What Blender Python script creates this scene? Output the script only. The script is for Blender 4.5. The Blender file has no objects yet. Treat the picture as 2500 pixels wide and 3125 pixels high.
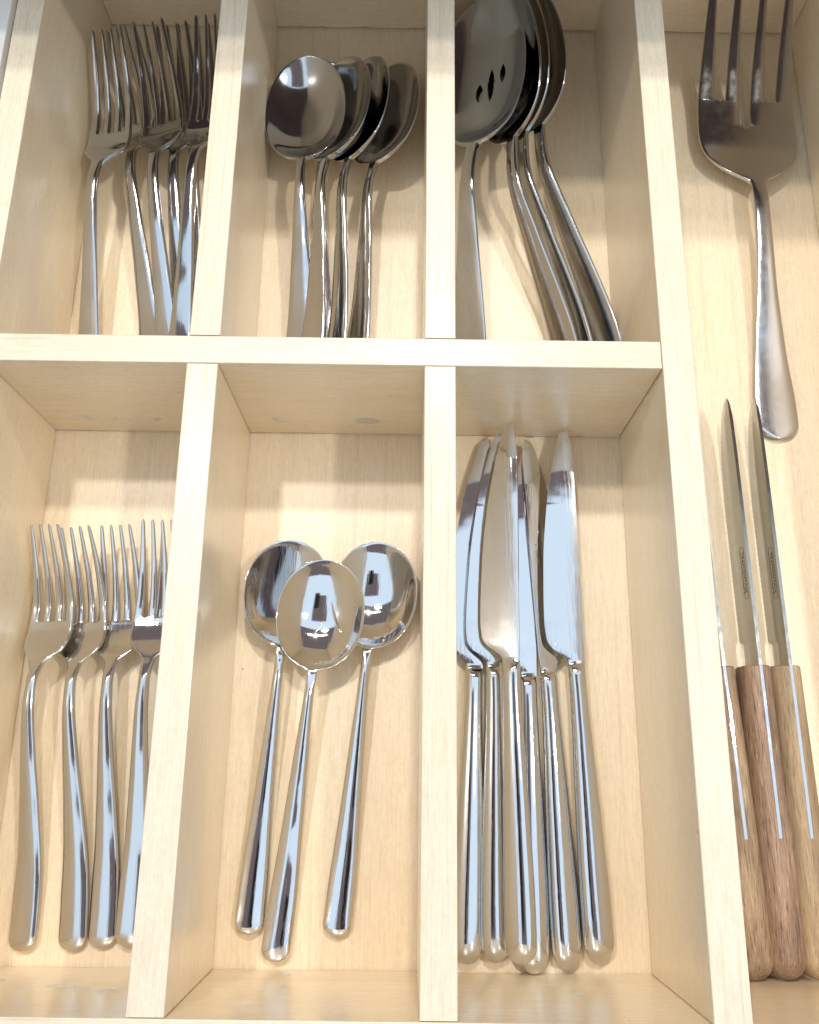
import bpy, math, random
import numpy as np
from mathutils import Matrix, Vector, Euler

# ------------------------------------------------------------------ camera, world, lights, exposure
random.seed(7); rng = np.random.default_rng(7)
SC = bpy.context.scene
COL = SC.collection
MM = 0.001                      # every length below is in millimetres

CAM_P = np.array([-2.585, -172.659, 337.492]); CAM_R = (0.2906, -0.00393, 0.01228); CAM_F = 2654.76
cd = bpy.data.cameras.new('camera'); cam = bpy.data.objects.new('camera', cd); COL.objects.link(cam)
cam.location = Vector(CAM_P) * MM; cam.rotation_euler = CAM_R
cd.sensor_fit = 'HORIZONTAL'; cd.sensor_width = 36; cd.lens = 36 * CAM_F / 2500
cd.clip_start = 0.005; cd.clip_end = 50
SC.camera = cam

w = bpy.data.worlds.new('World'); SC.world = w; w.use_nodes = True
bg = w.node_tree.nodes['Background']; bg.inputs[0].default_value = (0.150, 0.122, 0.128, 1); bg.inputs[1].default_value = 1.0

def lamp(name, loc, power, col, shape='DISK', size=60, size_y=None, aim=(0, 0, -40)):
    d = bpy.data.lights.new(name, 'AREA'); d.shape = shape; d.size = size * MM
    if size_y: d.size_y = size_y * MM
    d.energy = power; d.color = col
    o = bpy.data.objects.new(name, d); COL.objects.link(o); o.location = Vector(loc) * MM
    o.rotation_euler = (Vector(aim) - Vector(loc)).to_track_quat('-Z', 'Y').to_euler()
    return o
WARM = (1.0, 0.945, 0.875)
lamp('ceiling_spot', (830, -60, 1500), 6.4, WARM, size=85, aim=(0, -20, 0))
lamp('ceiling_spot', (-430, 500, 1500), 6.6, WARM, size=85, aim=(0, -20, 0))
lamp('ceiling_spot', (70, 780, 1500), 8.4, WARM, size=85, aim=(0, -20, 0))
COOL = (0.62, 0.82, 1.0)
RAD = 0.86
def ceiling(x0, x1, y0, y1, z=1540, k=1.0):  # glowing panels added to stand in for the bright ceiling and its reflections
    a = (x1 - x0) * (y1 - y0) * MM * MM
    lamp('ceiling_glow_panel', ((x0 + x1) / 2, (y0 + y1) / 2, z), RAD * k * math.pi * a, COOL, 'RECTANGLE', x1 - x0, y1 - y0,
         aim=((x0 + x1) / 2, (y0 + y1) / 2, 0))
ceiling(-3000, 3000, 100, 440)
ceiling(-3000, -400, -2800, 99)
ceiling(330, 3000, -2800, 99)  # gap left between the panels to darken reflections above the camera
ceiling(-399, 329, -2800, -900)  # added beyond the gap to brighten the cross divider's front face
lamp('strip_light', (0, 560, 1150), 1.2, (1, .97, .92), 'RECTANGLE', 900, 26, aim=(0, 100, 0))

SC.view_settings.view_transform = 'Standard'; SC.view_settings.look = 'None'
SC.view_settings.exposure = 0.42; SC.view_settings.gamma = 1.0
SC.cycles.max_bounces = 10; SC.cycles.glossy_bounces = 8; SC.cycles.diffuse_bounces = 8
SC.cycles.use_denoising = True; SC.cycles.sample_clamp_indirect = 6.0
SC.cycles.caustics_reflective = True; SC.cycles.blur_glossy = 0.6

_E = np.array(Euler(CAM_R).to_matrix())
def at(px, py, z):
    """point of the plane z (mm) that the 2500x3125 photograph shows at px, py (survey helper)"""
    d = _E @ np.array([(px - 1250) / CAM_F, -(py - 1562.5) / CAM_F, -1.0])
    return CAM_P + d * ((z - CAM_P[2]) / d[2])

# ------------------------------------------------------------------ materials
def newmat(name):
    m = bpy.data.materials.new(name); m.use_nodes = True
    nt = m.node_tree; b = nt.nodes['Principled BSDF']
    return m, nt, b
def N(nt, t, **kw):
    n = nt.nodes.new(t)
    for k, v in kw.items():
        if k.startswith('i_'):
            key = k[2:]
            n.inputs[int(key) if key.isdigit() else key.replace('_', ' ')].default_value = v
        else: setattr(n, k, v)
    return n
def ramp(nt, stops):
    r = nt.nodes.new('ShaderNodeValToRGB'); e = r.color_ramp.elements
    while len(e) < len(stops): e.new(0.5)
    for el, (p, c) in zip(e, stops): el.position = p; el.color = c if len(c) == 4 else (*c, 1)
    return r

def wood(name, axis, light, dark, fig=0.5, rough=0.34, coat=0.35, peel=0.0, fiber=1.0, streak=(.46, .30, .16), streak_k=0.16, lines=0.022):
    """planed sealed wood; axis = grain direction"""
    m, nt, b = newmat(name); L = nt.links.new
    tc = N(nt, 'ShaderNodeTexCoord'); oi = N(nt, 'ShaderNodeObjectInfo')
    off = N(nt, 'ShaderNodeVectorMath', operation='MULTIPLY_ADD'); L(oi.outputs['Random'], off.inputs[0])
    off.inputs[1].default_value = (3.7, 2.9, 4.1); L(tc.outputs['Object'], off.inputs[2])
    def mapped(along, across):
        mp = N(nt, 'ShaderNodeMapping'); s = [across * 1000] * 3; s['xyz'.index(axis)] = along * 1000
        mp.inputs['Scale'].default_value = s; L(off.outputs[0], mp.inputs[0]); return mp
    f1 = N(nt, 'ShaderNodeTexNoise', i_Scale=1.0, i_Detail=4.0, i_Roughness=0.6); L(mapped(0.006, 0.045).outputs[0], f1.inputs['Vector'])
    f2 = N(nt, 'ShaderNodeTexNoise', i_Scale=1.0, i_Detail=5.0, i_Roughness=0.7); L(mapped(0.05, 1.4).outputs[0], f2.inputs['Vector'])
    # cathedral figure: distorted bands
    wv = N(nt, 'ShaderNodeTexWave', wave_type='BANDS', bands_direction={'x': 'Y', 'y': 'X'}[axis], wave_profile='SAW',
           i_Scale=lines, i_Distortion=9.0, i_Detail=2.0); wv.inputs['Detail Scale'].default_value = 0.35
    L(mapped(0.16, 1.0).outputs[0], wv.inputs['Vector'])
    fl = N(nt, 'ShaderNodeTexNoise', i_Scale=1.0, i_Detail=2.0); L(mapped(0.22, 1.1).outputs[0], fl.inputs['Vector'])
    r1 = ramp(nt, [(0.25, dark), (0.75, light)]); L(f1.outputs['Fac'], r1.inputs[0])
    mx = N(nt, 'ShaderNodeMix', data_type='RGBA', blend_type='MULTIPLY'); L(r1.outputs[0], mx.inputs['A'])
    r2 = ramp(nt, [(0.32, (0.90, 0.86, 0.80)), (0.62, (1.02, 1.02, 1.02))]); L(f2.outputs['Fac'], r2.inputs[0]); L(r2.outputs[0], mx.inputs['B']); mx.inputs['Factor'].default_value = 0.95 * fiber
    wr = ramp(nt, [(0.80, (0, 0, 0)), (0.97, (1, 1, 1)), (1.0, (0, 0, 0))]); L(wv.outputs['Fac'], wr.inputs[0])
    wm = N(nt, 'ShaderNodeMath', operation='MULTIPLY'); L(wr.outputs[0], wm.inputs[0]); wm.inputs[1].default_value = streak_k * fig * 2
    ms = N(nt, 'ShaderNodeTexNoise', i_Scale=1.0, i_Detail=2.0); L(mapped(0.012, 0.022).outputs[0], ms.inputs['Vector'])
    mk = ramp(nt, [(0.46, (0, 0, 0)), (0.66, (1, 1, 1))]); L(ms.outputs['Fac'], mk.inputs[0])
    wk = N(nt, 'ShaderNodeMath', operation='MULTIPLY'); L(wm.outputs[0], wk.inputs[0]); L(mk.outputs[0], wk.inputs[1]); wm = wk
    m2 = N(nt, 'ShaderNodeMix', data_type='RGBA'); L(wm.outputs[0], m2.inputs['Factor']); L(mx.outputs['Result'], m2.inputs['A']); m2.inputs['B'].default_value = (*streak, 1)
    fr = ramp(nt, [(0.66, (0, 0, 0)), (0.80, (1, 1, 1))]); L(fl.outputs['Fac'], fr.inputs[0])
    fm = N(nt, 'ShaderNodeMath', operation='MULTIPLY'); L(fr.outputs[0], fm.inputs[0]); fm.inputs[1].default_value = 0.22
    m3 = N(nt, 'ShaderNodeMix', data_type='RGBA'); L(fm.outputs[0], m3.inputs['Factor']); L(m2.outputs['Result'], m3.inputs['A']); m3.inputs['B'].default_value = (*streak, 1)
    mo = N(nt, 'ShaderNodeTexNoise', i_Scale=1.0, i_Detail=3.0, i_Roughness=0.7); L(mapped(0.35, 0.7).outputs[0], mo.inputs['Vector'])
    mr = ramp(nt, [(0.34, (0.90, 0.87, 0.83)), (0.58, (1.03, 1.03, 1.03))]); L(mo.outputs['Fac'], mr.inputs[0])
    m4 = N(nt, 'ShaderNodeMix', data_type='RGBA', blend_type='MULTIPLY'); m4.inputs['Factor'].default_value = 0.5; L(m3.outputs['Result'], m4.inputs['A']); L(mr.outputs[0], m4.inputs['B'])
    sp = N(nt, 'ShaderNodeTexVoronoi', i_Scale=1.0); L(mapped(0.028, 0.045).outputs[0], sp.inputs['Vector'])
    sr = ramp(nt, [(0.012, (1, 1, 1)), (0.022, (0, 0, 0))]); L(sp.outputs['Distance'], sr.inputs[0])
    sm = N(nt, 'ShaderNodeMath', operation='MULTIPLY'); L(sr.outputs[0], sm.inputs[0]); sm.inputs[1].default_value = 0.75
    m5 = N(nt, 'ShaderNodeMix', data_type='RGBA'); L(sm.outputs[0], m5.inputs['Factor']); L(m4.outputs['Result'], m5.inputs['A']); m5.inputs['B'].default_value = (0.22, 0.13, 0.07, 1)
    L(m5.outputs['Result'], b.inputs['Base Color'])
    b.inputs['Roughness'].default_value = rough
    b.inputs['Coat Weight'].default_value = coat; b.inputs['Coat Roughness'].default_value = 0.22
    bp = N(nt, 'ShaderNodeBump', i_Strength=0.12); bp.inputs['Distance'].default_value = 0.0002; L(f2.outputs['Fac'], bp.inputs['Height'])
    L(bp.outputs[0], b.inputs['Normal'])
    pn = N(nt, 'ShaderNodeTexNoise', i_Scale=1.0, i_Detail=2.0); 
    mp = N(nt, 'ShaderNodeMapping'); mp.inputs['Scale'].default_value = (1000 * (0.9 if peel else 0.25),) * 3; L(tc.outputs['Object'], mp.inputs[0]); L(mp.outputs[0], pn.inputs['Vector'])
    b2 = N(nt, 'ShaderNodeBump'); b2.inputs['Strength'].default_value = peel if peel else 0.10; b2.inputs['Distance'].default_value = 0.0006; L(pn.outputs['Fac'], b2.inputs['Height'])
    L(b2.outputs[0], b.inputs['Coat Normal'])
    return m
ML, MD = (0.90, 0.785, 0.58), (0.855, 0.715, 0.50)
M_WY = wood('maple_along', 'y', ML, MD, coat=0.7)
M_WX = wood('maple_across', 'x', ML, MD, coat=0.7)
M_EDGE_Y = wood('maple_edge_along', 'y', (0.81, 0.73, 0.575), (0.73, 0.635, 0.475), fig=0.7, rough=0.42, coat=0.12, lines=0.05, streak_k=.30)
M_EDGE_X = wood('maple_edge_across', 'x', (0.81, 0.73, 0.575), (0.73, 0.635, 0.475), fig=0.7, rough=0.42, coat=0.12, lines=0.05, streak_k=.30)
M_FLOOR = wood('maple_floor', 'y', (0.885, 0.76, 0.56), (0.845, 0.70, 0.495), fig=0.6, rough=0.4, coat=0.5, peel=0.55)
def handle_wood(name, light, mid, dark):
    """open-pored oiled hardwood: short pale and dark fibres along y"""
    m, nt, b = newmat(name); L = nt.links.new
    tc = N(nt, 'ShaderNodeTexCoord'); oi = N(nt, 'ShaderNodeObjectInfo')
    off = N(nt, 'ShaderNodeVectorMath', operation='MULTIPLY_ADD'); L(oi.outputs['Random'], off.inputs[0]); off.inputs[1].default_value = (3.7, 2.9, 4.1); L(tc.outputs['Object'], off.inputs[2])
    def mp(al, ac):
        q = N(nt, 'ShaderNodeMapping'); q.inputs['Scale'].default_value = (ac * 1000, al * 1000, ac * 1000); L(off.outputs[0], q.inputs[0]); return q.outputs[0]
    fib = N(nt, 'ShaderNodeTexNoise', i_Scale=1.0, i_Detail=3.0, i_Roughness=0.65); L(mp(0.11, 2.4), fib.inputs['Vector'])
    big = N(nt, 'ShaderNodeTexNoise', i_Scale=1.0, i_Detail=4.0); L(mp(0.018, 0.16), big.inputs['Vector'])
    r = ramp(nt, [(0.34, dark), (0.48, mid), (0.60, mid), (0.70, light)]); L(fib.outputs['Fac'], r.inputs[0])
    r2 = ramp(nt, [(0.32, (0.62, 0.58, 0.55)), (0.68, (1.18, 1.15, 1.1))]); L(big.outputs['Fac'], r2.inputs[0])
    x = N(nt, 'ShaderNodeMix', data_type='RGBA', blend_type='MULTIPLY'); x.inputs['Factor'].default_value = 1; L(r.outputs[0], x.inputs['A']); L(r2.outputs[0], x.inputs['B'])
    L(x.outputs['Result'], b.inputs['Base Color']); b.inputs['Roughness'].default_value = 0.52; b.inputs['Specular IOR Level'].default_value = 0.35
    bp = N(nt, 'ShaderNodeBump', i_Strength=0.5); bp.inputs['Distance'].default_value = 0.0003; L(fib.outputs['Fac'], bp.inputs['Height']); L(bp.outputs[0], b.inputs['Normal'])
    return m
M_HANDLE = handle_wood('brown_hardwood', (0.64, 0.50, 0.35), (0.38, 0.27, 0.17), (0.16, 0.10, 0.06))
M_HANDLE_R = handle_wood('reddish_hardwood', (0.62, 0.48, 0.36), (0.36, 0.245, 0.17), (0.14, 0.085, 0.055))
M_HANDLE_T = handle_wood('tan_hardwood', (0.60, 0.48, 0.32), (0.45, 0.335, 0.205), (0.25, 0.17, 0.10))

def steel(name, col=(0.66, 0.655, 0.65), rough=0.09, brush=0.0, axis='y', scratch=0.15, wavy=0.05):
    m, nt, b = newmat(name); L = nt.links.new
    b.inputs['Metallic'].default_value = 1.0; b.inputs['Base Color'].default_value = (*col, 1)
    tc = N(nt, 'ShaderNodeTexCoord')
    mp = N(nt, 'ShaderNodeMapping'); s = [2600.0] * 3; s['xyz'.index(axis)] = 60.0; mp.inputs['Scale'].default_value = s; L(tc.outputs['Object'], mp.inputs[0])
    n1 = N(nt, 'ShaderNodeTexNoise', i_Scale=1.0, i_Detail=3.0); L(mp.outputs[0], n1.inputs['Vector'])
    mp2 = N(nt, 'ShaderNodeMapping'); mp2.inputs['Scale'].default_value = (220.0,) * 3; L(tc.outputs['Object'], mp2.inputs[0])
    n2 = N(nt, 'ShaderNodeTexNoise', i_Scale=1.0, i_Detail=6.0, i_Roughness=0.65); L(mp2.outputs[0], n2.inputs['Vector'])
    mr = N(nt, 'ShaderNodeMapRange'); L(n2.outputs['Fac'], mr.inputs['Value'])
    mr.inputs['From Min'].default_value = 0.35; mr.inputs['From Max'].default_value = 0.75
    mr.inputs['To Min'].default_value = rough * 0.8; mr.inputs['To Max'].default_value = rough * 1.2 + scratch * 0.3
    L(mr.outputs[0], b.inputs['Roughness'])
    bp = N(nt, 'ShaderNodeBump', i_Strength=brush + 0.010); bp.inputs['Distance'].default_value = 0.0001; L(n1.outputs['Fac'], bp.inputs['Height'])
    mp3 = N(nt, 'ShaderNodeMapping'); mp3.inputs['Scale'].default_value = (85.0,) * 3; L(tc.outputs['Object'], mp3.inputs[0])
    n3 = N(nt, 'ShaderNodeTexNoise', i_Scale=1.0, i_Detail=1.0); L(mp3.outputs[0], n3.inputs['Vector'])
    b3 = N(nt, 'ShaderNodeBump', i_Strength=wavy); b3.inputs['Distance'].default_value = 0.001; L(n3.outputs['Fac'], b3.inputs['Height']); L(bp.outputs[0], b3.inputs['Normal'])
    # hairline scratches in two directions
    last = b3
    for rot in (0.5, -0.9):
        q = N(nt, 'ShaderNodeMapping'); q.inputs['Rotation'].default_value = (0, 0, rot); q.inputs['Scale'].default_value = (1500.0, 70.0, 300.0); L(tc.outputs['Object'], q.inputs[0])
        v = N(nt, 'ShaderNodeTexVoronoi', feature='DISTANCE_TO_EDGE', i_Scale=0.35); L(q.outputs[0], v.inputs['Vector'])
        r = ramp(nt, [(0.0, (0, 0, 0)), (0.03, (1, 1, 1))]); L(v.outputs['Distance'], r.inputs[0])
        bs = N(nt, 'ShaderNodeBump', i_Strength=0.10 + scratch * 0.4); bs.inputs['Distance'].default_value = 0.00002; L(r.outputs[0], bs.inputs['Height']); L(last.outputs[0], bs.inputs['Normal']); last = bs
    L(last.outputs[0], b.inputs['Normal'])
    return m
M_ST = steel('polished_steel')
M_STK = steel('knife_steel', (0.70, 0.70, 0.70), 0.04, scratch=0.16)
M_STU = steel('worn_steel', (0.585, 0.59, 0.60), 0.075, scratch=0.10)
M_STB = steel('brushed_steel', (0.60, 0.59, 0.58), 0.19, 0.05, scratch=0.08)
M_BLADE = steel('steak_blade_steel', (0.39, 0.38, 0.34), 0.16, 0.02, scratch=0.06)
M_ENGR, _nt, _b = newmat('engraving_dark'); _b.inputs['Base Color'].default_value = (0.035, 0.03, 0.03, 1); _b.inputs['Roughness'].default_value = 0.6
M_ENGR2, _nt, _b = newmat('faint_stamp'); _b.inputs['Base Color'].default_value = (0.16, 0.14, 0.12, 1); _b.inputs['Roughness'].default_value = 0.5
M_GLUE, _nt, _b = newmat('dried_glue'); _b.inputs['Base Color'].default_value = (0.88, 0.80, 0.66, 1); _b.inputs['Roughness'].default_value = 0.38
_n = N(_nt, 'ShaderNodeTexNoise', i_Scale=900.0); _bp = N(_nt, 'ShaderNodeBump', i_Strength=0.8); _bp.inputs['Distance'].default_value = 0.0006
_nt.links.new(_n.outputs['Fac'], _bp.inputs['Height']); _nt.links.new(_bp.outputs[0], _b.inputs['Normal'])
M_COUNTER, _nt, _b = newmat('counter_dark_wood'); _b.inputs['Base Color'].default_value = (0.16, 0.10, 0.075, 1); _b.inputs['Roughness'].default_value = 0.5
_n = N(_nt, 'ShaderNodeTexNoise', i_Scale=14.0, i_Detail=5.0); _r = ramp(_nt, [(0.3, (0.15, 0.125, 0.13)), (0.7, (0.21, 0.175, 0.18))])
_nt.links.new(_n.outputs['Fac'], _r.inputs[0]); _nt.links.new(_r.outputs[0], _b.inputs['Base Color'])
M_WHITE, _nt, _b = newmat('drawer_side_pale'); _b.inputs['Roughness'].default_value = 0.45  # pale grey-white tone of the drawer side, slightly mottled
_n = N(_nt, 'ShaderNodeTexNoise', i_Scale=60.0, i_Detail=5.0); _r = ramp(_nt, [(0.3, (0.74, 0.72, 0.68)), (0.7, (0.82, 0.80, 0.76))])
_nt.links.new(_n.outputs['Fac'], _r.inputs[0]); _nt.links.new(_r.outputs[0], _b.inputs['Base Color'])

M_PHONE, _nt, _b = newmat('phone_case'); _b.inputs['Base Color'].default_value = (0.03, 0.03, 0.04, 1); _b.inputs['Roughness'].default_value = 0.4
M_SCREEN, _nt, _b = newmat('phone_glass'); _b.inputs['Base Color'].default_value = (0.02, 0.02, 0.02, 1); _b.inputs['Roughness'].default_value = 0.1

# ------------------------------------------------------------------ object helpers
def mesh(name, verts, faces, mat, parent=None, normals=None, smooth=False):
    me = bpy.data.meshes.new(name)
    me.from_pydata((np.asarray(verts, float) * MM).tolist(), [], faces); me.update()
    if smooth: me.polygons.foreach_set('use_smooth', [True] * len(me.polygons))
    if normals is not None: me.normals_split_custom_set_from_vertices(np.asarray(normals, float).tolist())
    me.materials.append(mat)
    o = bpy.data.objects.new(name, me); COL.objects.link(o)
    if parent: o.parent = parent
    return o
def thing(name, label, cat, group=None):
    o = bpy.data.objects.new(name, None); COL.objects.link(o); o.empty_display_size = 0.02
    o['label'] = label; o['category'] = cat
    if group: o['group'] = group
    return o
def dup(root, label):
    r = root.copy(); COL.objects.link(r); r['label'] = label
    for ch in list(root.children):
        c = ch.copy(); COL.objects.link(c); c.parent = r
        for g in list(ch.children):
            d = g.copy(); COL.objects.link(d); d.parent = c
    return r
def place(o, end, tip, roll=0.0):
    """lay a piece of cutlery: handle end at `end`, pointing at `tip` (mm), rolled about its own length (deg, + lifts the left side)"""
    a, b = Vector(end), Vector(tip); y = (b - a).normalized(); x = y.cross(Vector((0, 0, 1))).normalized(); z = x.cross(y)
    Rm = Matrix((x, y, z)).transposed() @ Matrix.Rotation(math.radians(roll), 3, 'Y')
    o.matrix_world = Matrix.Translation(a * MM) @ Rm.to_4x4()
    return np.array(Rm)

def curve(pts):
    """monotone cubic through (y, value) points"""
    P = np.array(pts, float); X, Y = P[:, 0], P[:, 1]; h = np.diff(X); d = np.diff(Y) / h
    m = np.zeros(len(X)); m[0], m[-1] = d[0], d[-1]
    for i in range(1, len(X) - 1):
        if d[i - 1] * d[i] > 0:
            w1, w2 = 2 * h[i] + h[i - 1], h[i] + 2 * h[i - 1]; m[i] = (w1 + w2) / (w1 / d[i - 1] + w2 / d[i])
    def f(x):
        x = np.clip(np.asarray(x, float), X[0], X[-1]); i = np.clip(np.searchsorted(X, x, 'right') - 1, 0, len(h) - 1)
        t = (x - X[i]) / h[i]; a, b = Y[i], Y[i + 1]
        return (2*t**3-3*t**2+1)*a + (t**3-2*t**2+t)*h[i]*m[i] + (-2*t**3+3*t**2)*b + (t**3-t**2)*h[i]*m[i+1]
    return f
def weld(V, F, tags):
    q = np.round(np.asarray(V) * 2000).astype(np.int64)
    _, idx, inv = np.unique(q, axis=0, return_index=True, return_inverse=True); inv = inv.ravel()
    V2 = np.asarray(V)[idx]; F2, T2 = [], []
    for f, t in zip(F, tags):
        g = []
        for i in f:
            j = int(inv[i])
            if j not in g: g.append(j)
        if len(g) >= 3: F2.append(g); T2.append(t)
    return V2, F2, T2
def vnormals(V, F):
    n = np.zeros_like(V)
    for f in F:
        p = V[f]; c = np.zeros(3)
        for i in range(1, len(f) - 1): c += np.cross(p[i] - p[0], p[i + 1] - p[0])
        n[f] += c
    l = np.linalg.norm(n, axis=1); l[l == 0] = 1
    return n / l[:, None]
def split_parts(V, F, T, root, mats, sub=None):
    """one object per part name; normals are taken from the whole so that the seams do not show"""
    nrm = vnormals(V, F); out = {}
    order = []
    for t in T:
        if t not in order: order.append(t)
    for t in order:
        fs = [f for f, u in zip(F, T) if u == t]; ids = sorted({i for f in fs for i in f}); k = {i: j for j, i in enumerate(ids)}
        nm = t.split('#')[0]
        o = mesh(nm, V[ids], [[k[i] for i in f] for f in fs], mats.get(nm, mats['*']), root, nrm[ids], True)
        out[t] = o
    return out
def sheet(st, lines, W, zc, bow, tt, tb, p, tine_from=None, ptine=2.4, K=17, name=lambda y, s: 'body'):
    """closed skin of a flat-ware piece. lines(y) -> list of (xl, xr) strips; thickness tt above and tb below the sheet, rounded to the edge"""
    v = np.sin(np.linspace(-math.pi / 2, math.pi / 2, K)); V, F, T = [], [], []
    ns = len(lines(st[0])); rows = {}
    for s in range(ns):
        for side in (1, -1):
            for i, y in enumerate(st):
                ln = lines(y)[s]; xl, xr = ln[:2]; ww = W(y); x = xl + (xr - xl) * (v + 1) / 2
                if tine_from is not None and y > tine_from(s) and ns > 1:
                    e = np.where(v < 0, np.abs(v) * ln[2], np.abs(v) * ln[3]); pp = ptine
                    # tines: an edge on an open slot is rounded, the outer head edge keeps the head's rounding
                else:
                    e = np.clip(np.abs(x) / max(ww, 1e-6), 0, 1); pp = p(y)
                r = np.clip(1 - e ** pp, 0, 1) ** (1 / pp)
                z = zc(y) + bow(y, x) + side * (tt(y) if side > 0 else tb(y)) * r
                rows[(s, side, i)] = len(V); V += [(a, y, c) for a, c in zip(x, z)]
            for i in range(len(st) - 1):
                a, b = rows[(s, side, i)], rows[(s, side, i + 1)]; nm = name((st[i] + st[i + 1]) / 2, s)
                for k in range(K - 1):
                    f = [a + k, a + k + 1, b + k + 1, b + k]
                    F.append(f if side > 0 else f[::-1]); T.append(nm)
    return weld(V, F, T)
def ends(L, r0, r1, n, extra=()):
    """stations 0..L packed towards both rounded ends"""
    a = r0 * (1 - np.cos(np.linspace(0, math.pi / 2, 12))); b = L - r1 * (1 - np.cos(np.linspace(math.pi / 2, 0, 14)))
    s = np.concatenate([a, np.linspace(r0, L - r1, n), b, np.array(extra, float)])
    s = np.unique(np.round(s, 4)); return s

# ------------------------------------------------------------------ flatware shapes
def cap(y, r, w):            # rounded end of a handle
    return w * np.clip(1 - np.clip(1 - y / r, 0, 1) ** 2.3, 0, 1) ** (1 / 2.1) + 0.02
def make_spoon(root, L, hl, bw, depth, handle, prof, thick, p_handle, mat, rend, egg=0.08, slots=None, neckq=3.0, mats=None, nb=2.5, K=33, extra=()):
    bc, bh = (hl + L) / 2, (L - hl) / 2
    hw, zc, th = curve(handle), curve(prof), curve(thick)
    def s_of(y): return (y - bc) / bh
    def W(y):
        s = s_of(y); wb = bw * max(1 - abs(s) ** 2.15, 0) ** (1 / 2.1) * (1 - egg * s) if abs(s) < 1 else 0.0
        a = float(hw(y)) if y < bc else float(hw(bc)) * max(0, 1 - (y - bc) / 8)
        if y < rend: a = cap(y, rend, float(hw(rend)))
        if y <= hl - 6: return a
        return max((wb ** neckq + a ** neckq) ** (1 / neckq), 0.02) if y < bc else max(wb, 0.02)
    def bow(y, x):
        s = s_of(y); sc = min(abs(s), 1.0)
        if s < -1.25: return 0 * x
        rho = np.sqrt(sc * sc + np.clip(np.abs(x) / W(y), 0, 1) ** 2 * (1 - sc * sc))
        q = 1 - rho ** nb if s > -1 else (1 - abs(s)) * nb + 0 * x
        return -depth * (q + np.sqrt(q * q + 0.012)) / 2
    t = lambda y: float(th(y))
    pr = lambda y: p_handle if y < hl - 8 else p_handle + (7 - p_handle) * min(1, (y - hl + 8) / 12)
    st = ends(L, rend, bh * 0.5, 90, np.concatenate([np.linspace(hl - 14, hl + 14, 30), extra]))
    V, F, T = sheet(st, lambda y: [(-W(y), W(y))], W, lambda y: float(zc(y)), bow, t, t, pr, K=K,
                    name=lambda y, s: 'handle' if y < hl - 3 else 'bowl')
    if slots:
        keep = []
        for f, tg in zip(F, T):
            c = V[f].mean(0)
            hit = any(abs(c[1] - sy) < sl and abs(c[0] - sx) < sw * (1 - ((c[1] - sy) / sl) ** 2) for sx, sy, sl, sw in slots)
            keep.append(not hit)
        F = [f for f, k in zip(F, keep) if k]; T = [t_ for t_, k in zip(T, keep) if k]
    split_parts(V, F, T, root, mats or {'*': mat})
    return root
def make_fork(root, L, neck, rootrows, head, handle, prof, thick, p_handle, mat, rend, tine_w, slot_w, tip_pitch, tip_w, mats=None, ptine=2.6, pitch_root=None):
    hw, zc, th = curve(handle), curve(prof), curve(thick); hd = curve(head)
    r_of = rootrows                                   # slot roots of the three slots
    rmin = min(r_of)
    def W(y):
        if y < rend: return cap(y, rend, float(hw(rend)))
        return float(hw(y)) if y < neck else float(hd(y))
    def lines(y):
        w_ = W(y)
        if y < neck: # split evenly so that the strips share their borders
            q = np.linspace(-w_, w_, 5); return [(q[i], q[i + 1]) for i in range(4)]
        f = min(1.0, max(0.0, (y - rmin) / (L - rmin)))
        tipround = math.sqrt(max(0.0, 1 - max(0.0, (y - (L - tip_w * 1.1)) / (tip_w * 1.1)) ** 2)) if y > L - tip_w * 1.1 else 1.0
        b = []
        for j in range(3):
            c = (j - 1) * (pitch_root or (2 * w_ / 4)) if f == 0 else (j - 1) * ((1 - f) * (pitch_root or (tine_w + slot_w)) + f * tip_pitch)
            c = max(-w_ * .9, min(w_ * .9, c)) if y > neck + 12 else (j - 1) * w_ / 2 * (1 - min(1, (y - neck) / 12)) + c * min(1, (y - neck) / 12)
            sl = 0.0
            if y > r_of[j]:
                g = (y - r_of[j]) / (slot_w * 0.5)
                rnd = math.sqrt(max(0.0, 1 - (1 - min(1.0, g)) ** 2))
                sl = rnd * ((1 - f) * slot_w + f * (tip_pitch - tip_w))
            b.append((c, sl))
        xs = [-w_] + [u for c, sl in b for u in (c - sl / 2, c + sl / 2)] + [w_]
        out = []
        for j in range(4):
            xl, xr = xs[2 * j], xs[2 * j + 1]; m_ = (xl + xr) / 2; h_ = (xr - xl) / 2
            if y > L - tip_w * 1.1: h_ = max(h_ * tipround, 0.01)
            out.append((m_ - h_, m_ + h_, 1 if j == 0 or b[j - 1][1] > 0 else 0, 1 if j == 3 or b[j][1] > 0 else 0))
        return out
    t = lambda y: float(th(y))
    pr = lambda y: p_handle if y < neck - 6 else p_handle + (6 - p_handle) * min(1, (y - neck + 6) / 14)
    st = ends(L, rend, tip_w * 1.1, 70, np.concatenate([np.linspace(neck - 6, neck + 22, 28)] + [r + slot_w * .5 * np.array([0, .02, .08, .2, .4, .7, 1.0]) for r in sorted(set(r_of))]))
    tf = lambda s: (r_of[0] if s == 0 else r_of[2] if s == 3 else min(r_of[s - 1], r_of[s]))
    bow = lambda y, x: (0.012 * np.asarray(x) ** 2 if y > neck + 8 else 0.012 * np.asarray(x) ** 2 * max(0, (y - neck) / 8)) * (0.5 if L < 220 else 0.12)
    V, F, T = sheet(st, lines, W, lambda y: float(zc(y)), bow, t, t, pr, tf, ptine, K=9,
                    name=lambda y, s: 'handle' if y < neck - 2 else ('head' if y < rmin - 0.5 or y <= tf(s) else 'tine#%d' % s))
    split_parts(V, F, T, root, mats or {'*': mat})
    return root
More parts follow.
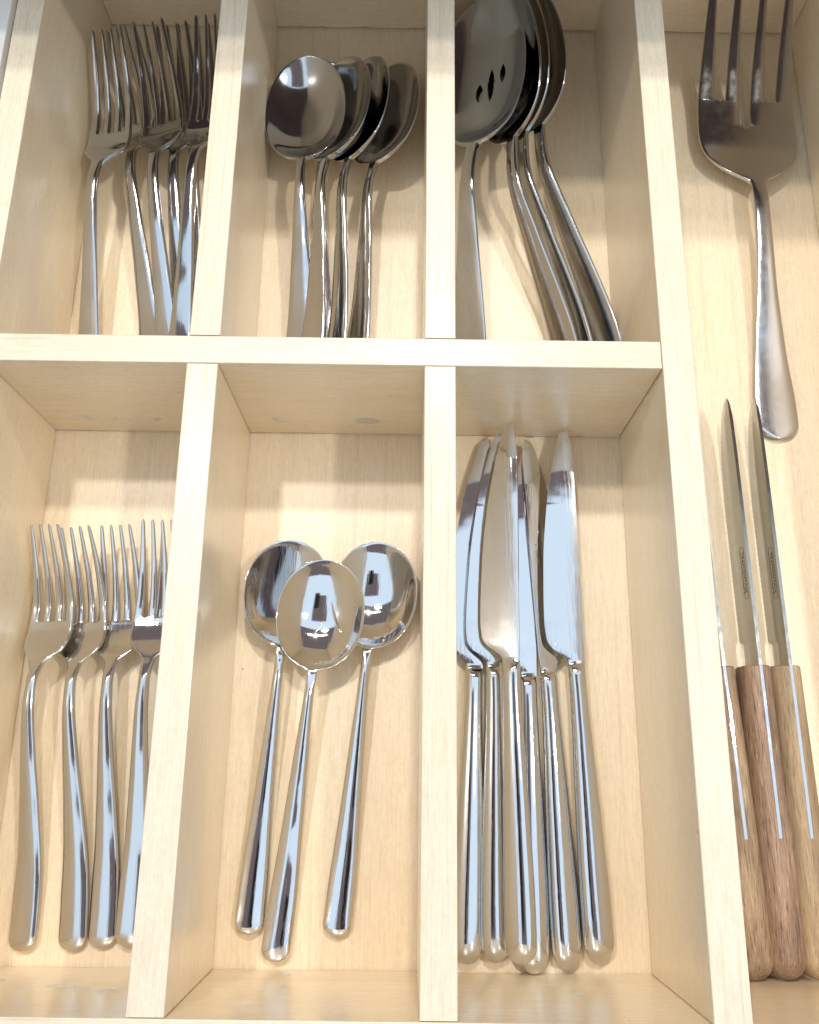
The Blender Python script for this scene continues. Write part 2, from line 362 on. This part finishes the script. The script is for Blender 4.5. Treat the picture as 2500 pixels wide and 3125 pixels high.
def loft(sections, cap0=True, cap1=True):
    """closed lofted tube from rings of equal length, ends fanned"""
    n = len(sections[0]); V = [p for s in sections for p in s]; F = []
    for i in range(len(sections) - 1):
        for k in range(n):
            a, b = i * n + k, i * n + (k + 1) % n; F.append([a, b, b + n, a + n])
    if cap0: F.append(list(range(n))[::-1])
    if cap1: F.append(list(range((len(sections) - 1) * n, len(sections) * n)))
    return np.array(V, float), F
def oval(y, hx, hz, n=36, p=2.2, cx=0.0, cz=0.0):
    a = np.linspace(0, 2 * math.pi, n, endpoint=False); c, s = np.cos(a), np.sin(a)
    return [(cx + hx * np.sign(u) * abs(u) ** (2 / p), y, cz + hz * np.sign(w_) * abs(w_) ** (2 / p)) for u, w_ in zip(c, -s)]
def make_table_knife(root, flip=False):
    hwx = curve([(0, 6.9), (20, 6.9), (60, 5.9), (100, 4.5), (118, 4.1), (124, 4.1)]); hwz = curve([(0, 4.6), (30, 4.5), (80, 3.8), (118, 3.1), (124, 2.9)])
    ys = np.concatenate([7.5 * (1 - np.cos(np.linspace(0, math.pi / 2, 12))), np.linspace(9, 121, 30)])
    secs = []
    for y in ys:
        k = math.sqrt(max(0.0004, 1 - max(0, 1 - y / 7.5) ** 2)); secs.append(oval(y, hwx(y) * k, hwz(y) * (k ** 1.15), p=2.15))
    # bolster: quick waist from the hollow handle down to the blade
    bs = [(122.2, 4.12, 2.9), (123.6, 4.1, 2.55), (124.6, 4.05, 1.9), (125.3, 4.0, 1.3), (126.2, 3.95, .92), (128, 3.9, .8)]
    nh = len(secs); secs += [oval(a, b_, c_, p=2.15 + .15 * i) for i, (a, b_, c_) in enumerate(bs)]
    V, F = loft(secs, True, False); n_ = len(secs[0])
    split_parts(V, F, ['handle' if i < (nh - 1) * n_ or len(f) > 4 else 'bolster' for i, f in enumerate(F)], root, {'*': M_STK})
    # blade
    wd = curve([(126, 7.6), (128.5, 8.6), (131, 11.5), (134, 15.4), (137.5, 17.4), (146, 18.2), (175, 17.3), (205, 14.2), (221, 11.2), (232, 8.0), (238, 5.6), (241, 3.0), (242, .3)])
    sp = curve([(126, 3.9), (160, 4.8), (200, 5.9), (222, 6.3), (234, 6.0), (242, 4.6)])
    ys = np.unique(np.concatenate([np.linspace(126, 140, 20), np.linspace(140, 230, 121), np.linspace(230, 242, 26)]))
    V, F, C = [], [], 12; u = np.concatenate([np.linspace(0, 1, C)])
    for i, y in enumerate(ys):
        s_, w_ = float(sp(y)), float(wd(y)); tooth = (0.28 * (i % 2)) if 203 < y < 229 else 0.0
        x = s_ - w_ + tooth + (w_ - tooth) * u; h = 0.16 + 0.55 * np.clip(u / .55, 0, 1) ** .8; h = h * min(1, (242.4 - y) / 10 + .25)
        V += [(a, y, b_) for a, b_ in zip(x, h)] + [(a, y, -b_) for a, b_ in zip(x, h)]
    n = 2 * C
    for i in range(len(ys) - 1):
        a, b_ = i * n, (i + 1) * n
        for k in range(C - 1):
            F.append([a + k, a + k + 1, b_ + k + 1, b_ + k]); F.append([a + C + k, b_ + C + k, b_ + C + k + 1, a + C + k + 1])
        F.append([a, b_, b_ + C, a + C]); F.append([a + C - 1, a + n - 1, b_ + n - 1, b_ + C - 1])
    V = np.array(V, float)
    top = [f for f in F if len({int(i % n >= C) for i in f}) == 1]
    bl = mesh('blade', V, F, M_STK, root)
    for pl, f in zip(bl.data.polygons, F): pl.use_smooth = True
    bl.data.set_sharp_from_angle(angle=math.radians(35))
    return root
def text_mesh(name, txt, size, mat, parent, M4, sx=1.0):
    cu = bpy.data.curves.new(name, 'FONT'); cu.body = txt; cu.size = size * MM; cu.align_x = 'CENTER'; cu.align_y = 'CENTER'
    tmp = bpy.data.objects.new(name, cu); COL.objects.link(tmp); dg = bpy.context.evaluated_depsgraph_get()
    me = bpy.data.meshes.new_from_object(tmp.evaluated_get(dg)); bpy.data.objects.remove(tmp)
    me.transform(M4 @ Matrix.Diagonal((sx, 1, 1, 1))); me.materials.clear(); me.materials.append(mat)
    o = bpy.data.objects.new(name, me); COL.objects.link(o); o.parent = parent; return o
def make_steak_knife(root):
    """stands on its cutting edge: local z up, handle end at y=0, floor at z=0"""
    top = curve([(0, 17.6), (30, 18.6), (80, 19.0), (131, 19.2)]); bot = curve([(0, 1.2), (10, .3), (60, .4), (131, 2.2)]); hx = curve([(0, 8.2), (30, 8.3), (80, 7.8), (131, 7.0)])
    ys = np.concatenate([8.5 * (1 - np.cos(np.linspace(0, math.pi / 2, 12))), np.linspace(10, 130, 40), [130.6]])
    secs = []
    for y in ys:
        k = math.sqrt(max(0.003, 1 - max(0, 1 - y / 8.5) ** 2)); zt, zb = float(top(y)), float(bot(y)); c = (zt + zb) / 2
        if y > 130.5: k = .95
        secs.append(oval(y, float(hx(y)) * k, (zt - zb) / 2 * k, p=2.45, n=44, cz=c))
    V, F = loft(secs); h = mesh('handle', V, F, M_HANDLE, root, vnormals(V, F), True)
    # tang strip let into the top of the handle
    ty = np.linspace(56.5, 130.8, 30); V, F = [], []
    for y in ty: z = float(top(y)); V += [(-.68, y, z - 2), (-.68, y, z + .12), (.68, y, z + .12), (.68, y, z - 2)]
    for i in range(len(ty) - 1):
        for k in range(3): a = i * 4 + k; F.append([a, a + 4, a + 5, a + 1])
    F.append([0, 1, 2, 3]); m_ = (len(ty) - 1) * 4; F.append([m_ + 3, m_ + 2, m_ + 1, m_])
    mesh('tang', V, F, M_STK, root)
    # blade, spine up
    hgt = curve([(130.6, 15.2), (141, 15.0), (142.2, 15.4), (143.0, 18.2), (144, 18.8), (205, 18.8), (228, 17.6), (243, 15.2), (252, 12.4), (258, 9.0), (261.5, 5.6), (263, 2.8), (263.5, .4)])
    spn = curve([(130.6, 19.2), (215, 19.2), (245, 18.8), (258, 18.0), (262, 17.0), (263.5, 16.0)])
    ys = np.unique(np.concatenate([np.linspace(130.6, 146, 24), np.linspace(146, 250, 180), np.linspace(250, 263.5, 26)]))
    uu = np.array([0, .12, .25, .40, .42, .6, .8, 1.0]); C = len(uu); V, F = [], []
    for i, y in enumerate(ys):
        s_, w_ = float(spn(y)), float(hgt(y)); t_ = .35 * (1 - abs(math.sin(y * 1.15))) if 150 < y < 255 else 0
        z = s_ - w_ + t_ + (w_ - t_) * uu; hh = np.array([.06, .28, .48, .66, .74, .78, .80, .80]) * min(1, (264.5 - y) / 12 + .15)
        V += [(-a, y, b_) for a, b_ in zip(hh, z)] + [(a, y, b_) for a, b_ in zip(hh, z)]
    n = 2 * C
    for i in range(len(ys) - 1):
        a, b_ = i * n, (i + 1) * n
        for k in range(C - 1):
            F.append([a + k, a + k + 1, b_ + k + 1, b_ + k]); F.append([a + C + k, b_ + C + k, b_ + C + k + 1, a + C + k + 1])
        F.append([a, b_, b_ + C, a + C]); F.append([a + C - 1, a + n - 1, b_ + n - 1, b_ + C - 1])
    bl = mesh('blade', np.array(V), F, M_BLADE, root, None, True); bl.data.set_sharp_from_angle(angle=math.radians(18))
    # engraving on the left face: reads towards the handle, letter tops to the spine
    B = Matrix(((0, 0, -1, 0), (-1, 0, 0, 0), (0, 1, 0, 0), (0, 0, 0, 1)))
    def on(y, z): return Matrix.Translation((-.86 * MM, y * MM, z * MM)) @ B
    text_mesh('engraving', 'TRAMONTINA', 2.7, M_ENGR, bl, on(174.5, 14.8), 1.12)
    V, F = [], []                                       # rounded frame round the word, open like a stamped outline
    hl_, hh_, r_, wd_ = 12.4, 1.9, 1.1, .11
    path = [(-hl_, -hh_ + r_), (-hl_ + r_ * .3, -hh_ + r_ * .3), (-hl_ + r_, -hh_), (hl_ - r_, -hh_), (hl_ - r_ * .3, -hh_ + r_ * .3), (hl_, -hh_ + r_), (hl_, hh_ - r_), (hl_ - r_ * .3, hh_ - r_ * .3), (hl_ - r_, hh_), (-hl_ + r_, hh_), (-hl_ + r_ * .3, hh_ - r_ * .3), (-hl_, hh_ - r_)]
    for (a, b_) in path:
        q = 1 - wd_ * 2 / hh_
        V += [(-.855, 174.5 - a, 14.8 + b_), (-.855, 174.5 - a * (1 - wd_ / hl_), 14.8 + b_ * q)]
    for i in range(len(path)): j = (i + 1) % len(path); F.append([2 * i, 2 * j, 2 * j + 1, 2 * i + 1])
    mesh('engraving_frame', V, F, M_ENGR, bl)
    V, F = [], []; yy = 184.0                           # unreadable small stamping under the frame
    rr = random.Random(3)
    while yy > 165:
        l = rr.uniform(.25, .8); q = len(V); z0 = 12.1 + rr.uniform(-.1, .1); z1 = z0 + rr.uniform(.3, .8)
        V += [(-.80, yy, z0), (-.80, yy - l, z0), (-.80, yy - l * .8, z1), (-.80, yy - .1, z1)]; F.append([q, q + 1, q + 2, q + 3]); yy -= l + rr.choice([.35, .35, .5, 1.5])
    mesh('engraving_small', V, F, M_ENGR, bl)
    return root

# ------------------------------------------------------------------ tray (drawer organiser) and drawer
D = -80.25
V0 = (-197.9, -184.87); V1 = (-98.32, -84.99); V2 = (3.14, 16.43); V3 = (104.88, 118.45); XR = 222.3; YB = 254.9; YF = -255.2
HY = (-6.4, 6.4)
tray = thing('drawer_organiser', 'light maple drawer organiser of tall dividers holding all the cutlery', 'drawer organiser')
def board(name, axis, c0, c1, a0, a1, top, bot, mat, jit=0.0, parent=tray):
    """straight board along `axis`, from a0 to a1, between c0 and c1 across; eased top edges, slightly ragged foot"""
    n = max(2, int((a1 - a0) / 2.5)) if jit else 2
    A = np.linspace(a0, a1, n); V, F = [], []; e = .45
    j = np.convolve(rng.random(n + 6), np.ones(4) / 4, 'valid')[:n] if jit else np.zeros(n)
    for i, a in enumerate(A):
        b_ = bot + jit * max(0, (j[i] - .35)) * 2.2 + (jit * .9 if jit and rng.random() < .05 else 0)
        for c, z in ((c0, b_), (c0, top - e), (c0 + e * .3, top - e * .3), (c0 + e, top), (c1 - e, top), (c1 - e * .3, top - e * .3), (c1, top - e), (c1, b_)):
            V.append((c, a, z) if axis == 'y' else (a, c, z))
    for i in range(n - 1):
        for k in range(8):
            p, q = i * 8 + k, i * 8 + (k + 1) % 8; f = [p, p + 8, q + 8, q]; F.append(f if axis == 'x' else f[::-1])
    e0, e1 = list(range(8)), list(range((n - 1) * 8, n * 8))
    F.append(e0 if axis == 'x' else e0[::-1]); F.append(e1[::-1] if axis == 'x' else e1)
    o = mesh(name, V, F, mat, parent)
    if mat in (M_WX, M_WY):
        o.data.materials.append(M_EDGE_X if mat is M_WX else M_EDGE_Y)
        for pl in o.data.polygons:
            if pl.center.z > (top - e) * MM and len(pl.vertices) == 4: pl.material_index = 1
    return o
V_, F_ = loft([[(x, y, z) for x, z in ((-197.9, D - 6), (-197.9, D), (235.4, D), (235.4, D - 6))] for y in (YF - 13, YB + 13)])
mesh('bottom_panel', V_, F_, M_FLOOR, tray)
board('side_panel', 'y', V0[0], V0[1], YF - 13, YB + 13, 0, D + .8, M_WY, .45)
board('side_panel', 'y', XR, XR + 13, YF - 13, YB + 13, 0, D + .8, M_WY, .45)
board('back_panel', 'x', YB, YB + 13, V0[1] + .3, XR - .3, 0, D + .8, M_WX, .8)
board('front_panel', 'x', YF - 13, YF, V0[1] + .3, XR - .3, 0, D + .8, M_WX, .7)
board('cross_divider', 'x', HY[0], HY[1], V0[1] + .3, V3[0] - .45, 0, D + .8, M_WX, .9)
board('long_divider', 'y', V3[0], V3[1], YF + .3, YB - .3, 0, D + .8, M_WY, .5)
for v in (V1, V2):
    board('short_divider', 'y', v[0], v[1], HY[1] + .45, YB - .4, -.06, D + .8, M_WY, .5)
    board('short_divider', 'y', v[0], v[1], YF + .4, HY[0] - .45, -.06, D + .8, M_WY, .5)
def smear(x, z, lx, lz, y=HY[0], seed=0, up=-1, n=9):
    """crust of dried glue on a wall that faces -y (or +y)"""
    r = random.Random(seed); V, F = [], []; lx *= 1.4; lz *= 1.6
    V.append((x, y + up * .9, z))
    for k in range(n * 2):
        a = 2 * math.pi * k / (n * 2); q = r.uniform(.55, 1.1)
        V.append((x + lx * .55 * q * math.cos(a), y + up * r.uniform(.2, .6), z + lz * .55 * q * math.sin(a)))
    for k in range(n * 2):
        a = 2 * math.pi * k / (n * 2); q = r.uniform(.8, 1.25)
        V.append((x + lx * q * math.cos(a), y + up * .01, z + lz * q * math.sin(a)))
    m_ = n * 2
    for k in range(m_):
        k2 = (k + 1) % m_; F.append([0, 1 + k, 1 + k2]); F.append([1 + k, 1 + m_ + k, 1 + m_ + k2, 1 + k2])
    return mesh('glue_smear', V, F, M_GLUE, tray)
for i, (x, z, lx, lz) in enumerate([(-166, -61, 3.2, .5), (-161, -63, 2.6, .5), (-150, -62, 2.0, .5), (-143, -63.5, 2.4, .6), (-128, -63, 1.6, .35), (-106, -73, 3.0, 1.0),
                                    (-68, -60, 2.2, .7), (-66, -63.5, 3.0, .6), (-24, -62, 4.2, 2.2), (44, -68, 2.2, .7), (62, -74, 3, .7)]):
    smear(x, z, lx, lz, seed=i)
for i, (x, z, lx, lz) in enumerate([(-165, -52, 1.1, 2.2), (-138, -45, 4.2, .8), (-128, -40, 2.0, 2.6), (-117, -38, 3.2, 1.2), (-50, -48, .9, 1.8), (-52, -70, 2, .4), (58, -60, 1.0, 2.2), (66, -44, 1.2, 2.6)]):
    smear(x, z, lx, lz, y=YF, seed=40 + i, up=1)

# left drawer wall beyond the organiser, and the worktop the drawer slides out from
dr = thing('drawer', 'pale drawer whose side edge shows left of the organiser', 'drawer')
board('drawer_panel', 'y', -216.5, -199.9, -420, 300, 1.5, -110, M_WHITE, 0, dr)
wt = board('worktop', 'x', 190, 820, -1400, 1400, 105, 65, M_COUNTER, 0, None); wt['kind'] = 'structure'

# the phone that takes the picture, mirrored in the bowls; the lens sits at its upper end
ph = thing('phone', 'dark phone held flat above the drawer, seen mirrored in spoon bowls', 'phone')
def rbox(wx, ly, z0, z1, r, cy):
    a = [(sx * (wx - r) + r * math.cos(t), sy * (ly - r) + r * math.sin(t) + cy) for sx, sy, t0 in ((1, 1, 0), (-1, 1, 90), (-1, -1, 180), (1, -1, 270)) for t in np.radians(np.linspace(t0, t0 + 90, 7))]
    return loft([[(x, y, z) for x, y in a] for z in (z0, z1)])
V_, F_ = rbox(38, 82, 1.0, 9.5, 10, -62); mesh('body', V_, F_, M_PHONE, ph)
V_, F_ = rbox(34, 77, 9.5, 9.8, 7, -62); mesh('screen', V_, F_, M_SCREEN, ph)
ph.matrix_world = Matrix.LocRotScale(Vector(CAM_P) * MM, Euler(CAM_R), None)

# ------------------------------------------------------------------ cutlery in the drawer
def P(px, py, h): return at(px, py, D + h)
def lay(o, end, tip, roll=0.0, L=None, z0=0.0, zt=0.0, anchor='end'):
    """put the real handle end and tip (local heights z0, zt) at the given survey points"""
    E_, T_ = P(*end), P(*tip); A, B = E_.copy(), T_.copy()
    if L is None: place(o, A, B, roll); return
    for _ in range(12):
        Rm = place(o, A, B, roll); ax = Rm[:, 1]
        eT = T_ - (A + Rm @ np.array([0, L, zt])); eE = E_ - (A + Rm @ np.array([0, 0, z0]))
        par = ax * (eT @ ax); B = B + (eT - par)
        A = A + (eE - ax * (eE @ ax))
        if anchor == 'tip': A = A + par; B = B + par; E_ = E_ + par
        else: A = A + ax * (eE @ ax)
    place(o, A, B, roll)

# lower left compartment: salad forks
H_SALAD = dict(L=186, neck=119, rootrows=(142, 142, 142),
    head=[(119, 2.6), (122, 3.0), (124, 4.8), (127, 8.2), (130, 10.4), (134, 11.3), (142, 11.1), (160, 9.8), (175, 8.5), (186, 7.4)],
    handle=[(0, 6.4), (18, 6.4), (52, 5.1), (83, 3.7), (104, 2.9), (114, 2.55), (119, 2.6)],
    prof=[(0, 2.6), (15, 1.9), (30, 2.2), (60, 7), (85, 12.5), (104, 15.4), (113, 15), (123, 10.8), (132, 5.8), (139, 3.6), (147, 3.2), (160, 6), (175, 12), (186, 17.5)],
    thick=[(0, .35), (1.2, .9), (4, 1.4), (20, 1.7), (80, 2.1), (112, 2.0), (125, 1.5), (140, 1.05), (170, .95), (186, .7)],
    p_handle=1.9, mat=M_ST, rend=6.0, tine_w=3.9, slot_w=2.1, tip_pitch=4.45, tip_w=1.5, pitch_root=5.8)
SAL = dict(L=186, z0=2.6, zt=17.5)
g = 'salad forks in the lower left compartment'
fk = thing('salad_fork', 'small fork leaning on the left wall, leftmost of the lower left compartment', 'fork', g); make_fork(fk, **H_SALAD)
lay(fk, (62, 2903, 3.5), (135, 1615, 25), -10, **SAL)
for lab, e, t, r in (('small fork second from the left wall, its outer tines under the leftmost fork', (218, 2902, 3), (230, 1611, 21), -7),
                     ('small fork third from the left wall, bright blue streak down its handle', (309, 2893, 3), (353, 1606, 18), -3),
                     ('small fork lying highest, its right side hidden by the first divider', (391, 2889, 5), (480, 1597, 25), -1),
                     ('small fork mostly hidden beside the divider, only two tine tips showing', (462, 2890, 3), (540, 1609, 17), 0)):
    o = dup(fk, lab); lay(o, e, t, r, **SAL)

# lower middle compartment: tablespoons
g = 'round spoons in the lower middle compartment'
ts = thing('table_spoon', 'round spoon on the left in the lower middle compartment, bowl reflecting dark blue', 'spoon', g)
make_spoon(ts, 175, 124, 20.4, 10.4, [(0, 6.2), (16, 6.2), (56, 4.6), (90, 3.2), (112, 2.3), (119, 2.2), (160, 2.2)],
           [(0, 4.2), (14, 2.6), (28, 2.2), (60, 5.4), (90, 9.6), (112, 11.8), (124, 11.4), (135, 11.2), (175, 12.2)], [(0, .35), (1.2, .9), (4, 1.4), (9, 1.7), (20, 1.9), (80, 2.0), (112, 1.9), (122, 1.5), (135, .85), (175, .7)],
           1.9, M_STK, 5.5, egg=0.0, nb=2.4)
TSP = dict(L=175, z0=4.2, zt=12.2)
lay(ts, (757, 2853, 4.5), (895, 1652, 12.4), 9, **TSP)
for lab, e, t, r in (('round spoon lying on top of the other two, middle of the lower compartment', (835, 2936, 5), (999, 1720, 20), 0),
                     ('round spoon on the right in the lower middle compartment, touching the divider', (1023, 2857, 4.5), (1160, 1660, 12.4), -4)):
    o = dup(ts, lab); lay(o, e, t, r, **TSP)

# lower right compartment: table knives
g = 'table knives in the lower right compartment'
kn = thing('table_knife', 'table knife against the middle divider, leftmost of its compartment', 'table knife', g); make_table_knife(kn)
lay(kn, (1427, 2944, 5), (1448, 2030, 5), 8)
kobs = []
knives = [('table knife second from the middle divider, its blade over the leftmost one', (1516, 2940, 5), (1510, 2026, 8), 9),
          ('table knife lying on top of the pile, plain wide blade with clear spine', (1592, 2944, 14), (1560, 2019, 17), -17),
          ('table knife lowest under the pile, its handle end reaching furthest down', (1633, 2974, 5), (1611, 2045, 5), 6),
          ('table knife with its serrated edge turned right, fifth from the divider', (1735, 2959, 5), (1674, 2053, 6), 193),
          ('table knife farthest right in the pile, pale blue blade', (1833, 2933, 6), (1760, 2034, 9), 5.5)]
for lab, e, t, r in knives:
    o = dup(kn, lab); lay(o, e, t, r); kobs.append(o)

# right compartment: steak knives and serving fork
g = 'wooden steak knives in the right compartment'
sk = thing('steak_knife', 'wooden steak knife half hidden behind the long divider, leftmost of three', 'steak knife', g); make_steak_knife(sk)
def stand(o, a, b_):
    ea, eb = P(*a), P(*b_); ea[2] = eb[2] = D + .6; ea[0] -= .6; eb[0] -= .6; place(o, ea, eb, 4)
stand(sk, (2300, 2991, 9), (2090, 1236, 13))
for lab, a, b_ in (('wooden steak knife in the middle of three, dark reddish handle', (2398, 2988, 9), (2206, 1234, 12)), ('wooden steak knife on the right of three, tip over the serving fork', (2494, 2988, 9), (2290, 1235, 12))):
    o = dup(sk, lab); stand(o, a, b_); h = [c for c in o.children if c.name.startswith('handle')][0]; h.data = h.data.copy(); h.data.materials[0] = M_HANDLE_R if 'reddish' in lab else M_HANDLE_T
sf = thing('serving_fork', 'large four tined serving fork alone in the right compartment', 'serving fork')
make_fork(sf, 264, 146, (204, 189, 204), [(146, 4.2), (148, 5.0), (151, 9), (155, 15), (160, 20.6), (166, 25), (173, 27.4), (183, 28.3), (200, 27.6), (235, 25.5), (264, 24)],
          [(0, 10.8), (18, 10.8), (50, 8.2), (90, 5.3), (125, 4.3), (146, 4.2)],
          [(0, 3.0), (30, 2.6), (80, 7), (115, 11), (134, 12), (148, 10), (162, 6), (178, 3.5), (196, 4), (215, 9), (240, 19), (264, 30)],
          [(0, 1.1), (60, 1.3), (130, 1.6), (165, 1.3), (200, 1.1), (264, .9)], 2.8, M_STB, 9.0, 9.2, 5.2, 14.4, 4.0, pitch_root=14.4)
lay(sf, (2380, 1338, 3), (2297, -38, 33), 2, L=264, z0=3.0, zt=30)

# upper left compartment: dinner forks in a heap
g = 'dinner forks in the upper left compartment'
DIN = dict(L=207, neck=127, rootrows=(153, 153, 153),
    head=[(127, 2.7), (130, 3.1), (133, 5.0), (136, 8.4), (139, 11.2), (142, 12.6), (147, 13.0), (155, 12.7), (175, 11.5), (195, 10.2), (207, 9.4)],
    handle=[(0, 7.0), (18, 7.0), (34, 6.0), (60, 4.8), (90, 3.7), (115, 2.9), (127, 2.7)],
    prof=[(0, 2), (20, 2), (60, 7), (95, 13), (118, 15.5), (128, 14), (138, 9), (148, 5), (158, 4.6), (175, 8), (192, 14), (207, 20)],
    thick=[(0, 1.1), (60, 1.5), (115, 2.0), (130, 1.7), (150, 1.15), (190, 1.0), (207, .7)],
    p_handle=3.0, mat=M_STU, rend=8.0, tine_w=4.3, slot_w=2.3, tip_pitch=5.3, tip_w=1.5, pitch_root=6.6)
df = thing('dinner_fork', 'dinner fork leaning on the left wall, leftmost of the upper left heap', 'fork', g); make_fork(df, **DIN)
DF = dict(L=207, z0=2, zt=20, anchor='tip')
lay(df, (250, 1230, 8), (325, 86, 42), -14, **DF)
for lab, e, t, r in (('dinner fork with its whole head in view, middle of the upper left heap', (513, 1230, 9), (452, 69, 38), -15),
                     ('dinner fork under the middle one, its tine tips just to the left', (472, 1230, 4), (368, 82, 28), -16),
                     ('dinner fork lying highest against the divider, handle crossing the others', (522, 1230, 15), (643, 44, 46), -14),
                     ('dinner fork low in the heap, its thin handle crossing towards the divider', (600, 1230, 4), (590, 74, 28), 0),
                     ('dinner fork wedged low between the middle fork and the highest one', (556, 1230, 4), (524, 74, 31), -10)):
    o = dup(df, lab); lay(o, e, t, r, **DF)

# upper middle compartment: soup spoons
g = 'soup spoons in the upper middle compartment'
ss = thing('soup_spoon', 'soup spoon lying flat on top, leftmost bowl with bright window reflection', 'spoon', g)
make_spoon(ss, 200, 134, 23, 10.5, [(0, 8.0), (18, 8.0), (55, 6.2), (95, 4.0), (122, 2.5), (132, 2.3), (180, 2.3)],
           [(0, 2), (40, 4), (90, 11), (120, 15.5), (137, 14), (150, 12.5), (200, 13)], [(0, 1.1), (60, 1.5), (115, 1.9), (132, 1.6), (148, .9), (200, .75)], 3.0, M_STU, 8.0, egg=.03)
SSP = dict(L=200, z0=2, zt=13, anchor='tip')
lay(ss, (912, 1180, 5), (937, 171, 26), -10, **SSP)
for lab, e, t, r in (('soup spoon second from the left, grey bowl tucked under the first', (936, 1180, 12), (1048, 179, 25), -34),
                     ('soup spoon third from the left, dark narrow bowl between two others', (1010, 1180, 8), (1118, 181, 22), -44),
                     ('soup spoon nearest the divider, dark bowl lowest of the stack', (1072, 1180, 4), (1200, 196, 19), -36),
                     ('soup spoon almost wholly hidden under the first one', (965, 1180, 3), (1000, 190, 15), -6)):
    o = dup(ss, lab); lay(o, e, t, r, **SSP)

# third upper compartment: serving spoons
g = 'serving spoons in the third upper compartment'
def serving(root, slots=None):
    make_spoon(root, 238, 146, 27, 11.5, [(0, 11), (16, 11), (55, 8.4), (100, 5.2), (128, 3.7), (140, 3.4), (200, 3.4)],
               [(0, 2.5), (35, 4), (90, 14), (123, 20), (146, 17), (163, 15), (238, 16)], [(0, 1.2), (65, 1.6), (128, 2.0), (142, 1.7), (158, 1.0), (238, .85)], 3.2, M_STU, 9.0, egg=.05, slots=slots, **(dict(K=181, extra=np.linspace(178, 202, 100)) if slots else {}))
sl = thing('slotted_spoon', 'slotted serving spoon with three slots, behind the middle divider', 'serving spoon')
serving(sl, [(-4.2, 186, 6.2, 2.1), (2.6, 189.5, 10.5, 2.0), (9.6, 194.5, 6.0, 1.8)])
SVP = dict(L=238, z0=2.5, zt=16, anchor='tip')
lay(sl, (1425, 1170, 6), (1478, -8, 36), -28, **SVP)
sv = thing('serving_spoon', 'serving spoon on its side, its black bowl under the slotted spoon', 'serving spoon', g); serving(sv)
lay(sv, (1738, 1170, 7), (1492, -45, 44), -56, **SVP)
for lab, e, t, r in (('serving spoon on its side in the middle of the three nested ones', (1786, 1170, 6), (1524, -45, 38), -60),
                     ('serving spoon outermost of the nested three, broad handle nearest the corner', (1874, 1160, 5), (1550, -45, 32), -54)):
    o = dup(sv, lab); lay(o, e, t, r, **SVP)
# faint stamping on the turned knife's blade, reads towards the tip
tb = [c for c in kobs[3].children if c.name.startswith('blade')][0]
text_mesh('engraving', 'CHINA', 2.3, M_ENGR2, tb, Matrix.Translation((2.0 * MM, 183 * MM, -.74 * MM)) @ Matrix(((0, 1, 0, 0), (1, 0, 0, 0), (0, 0, -1, 0), (0, 0, 0, 1))), 1.5)
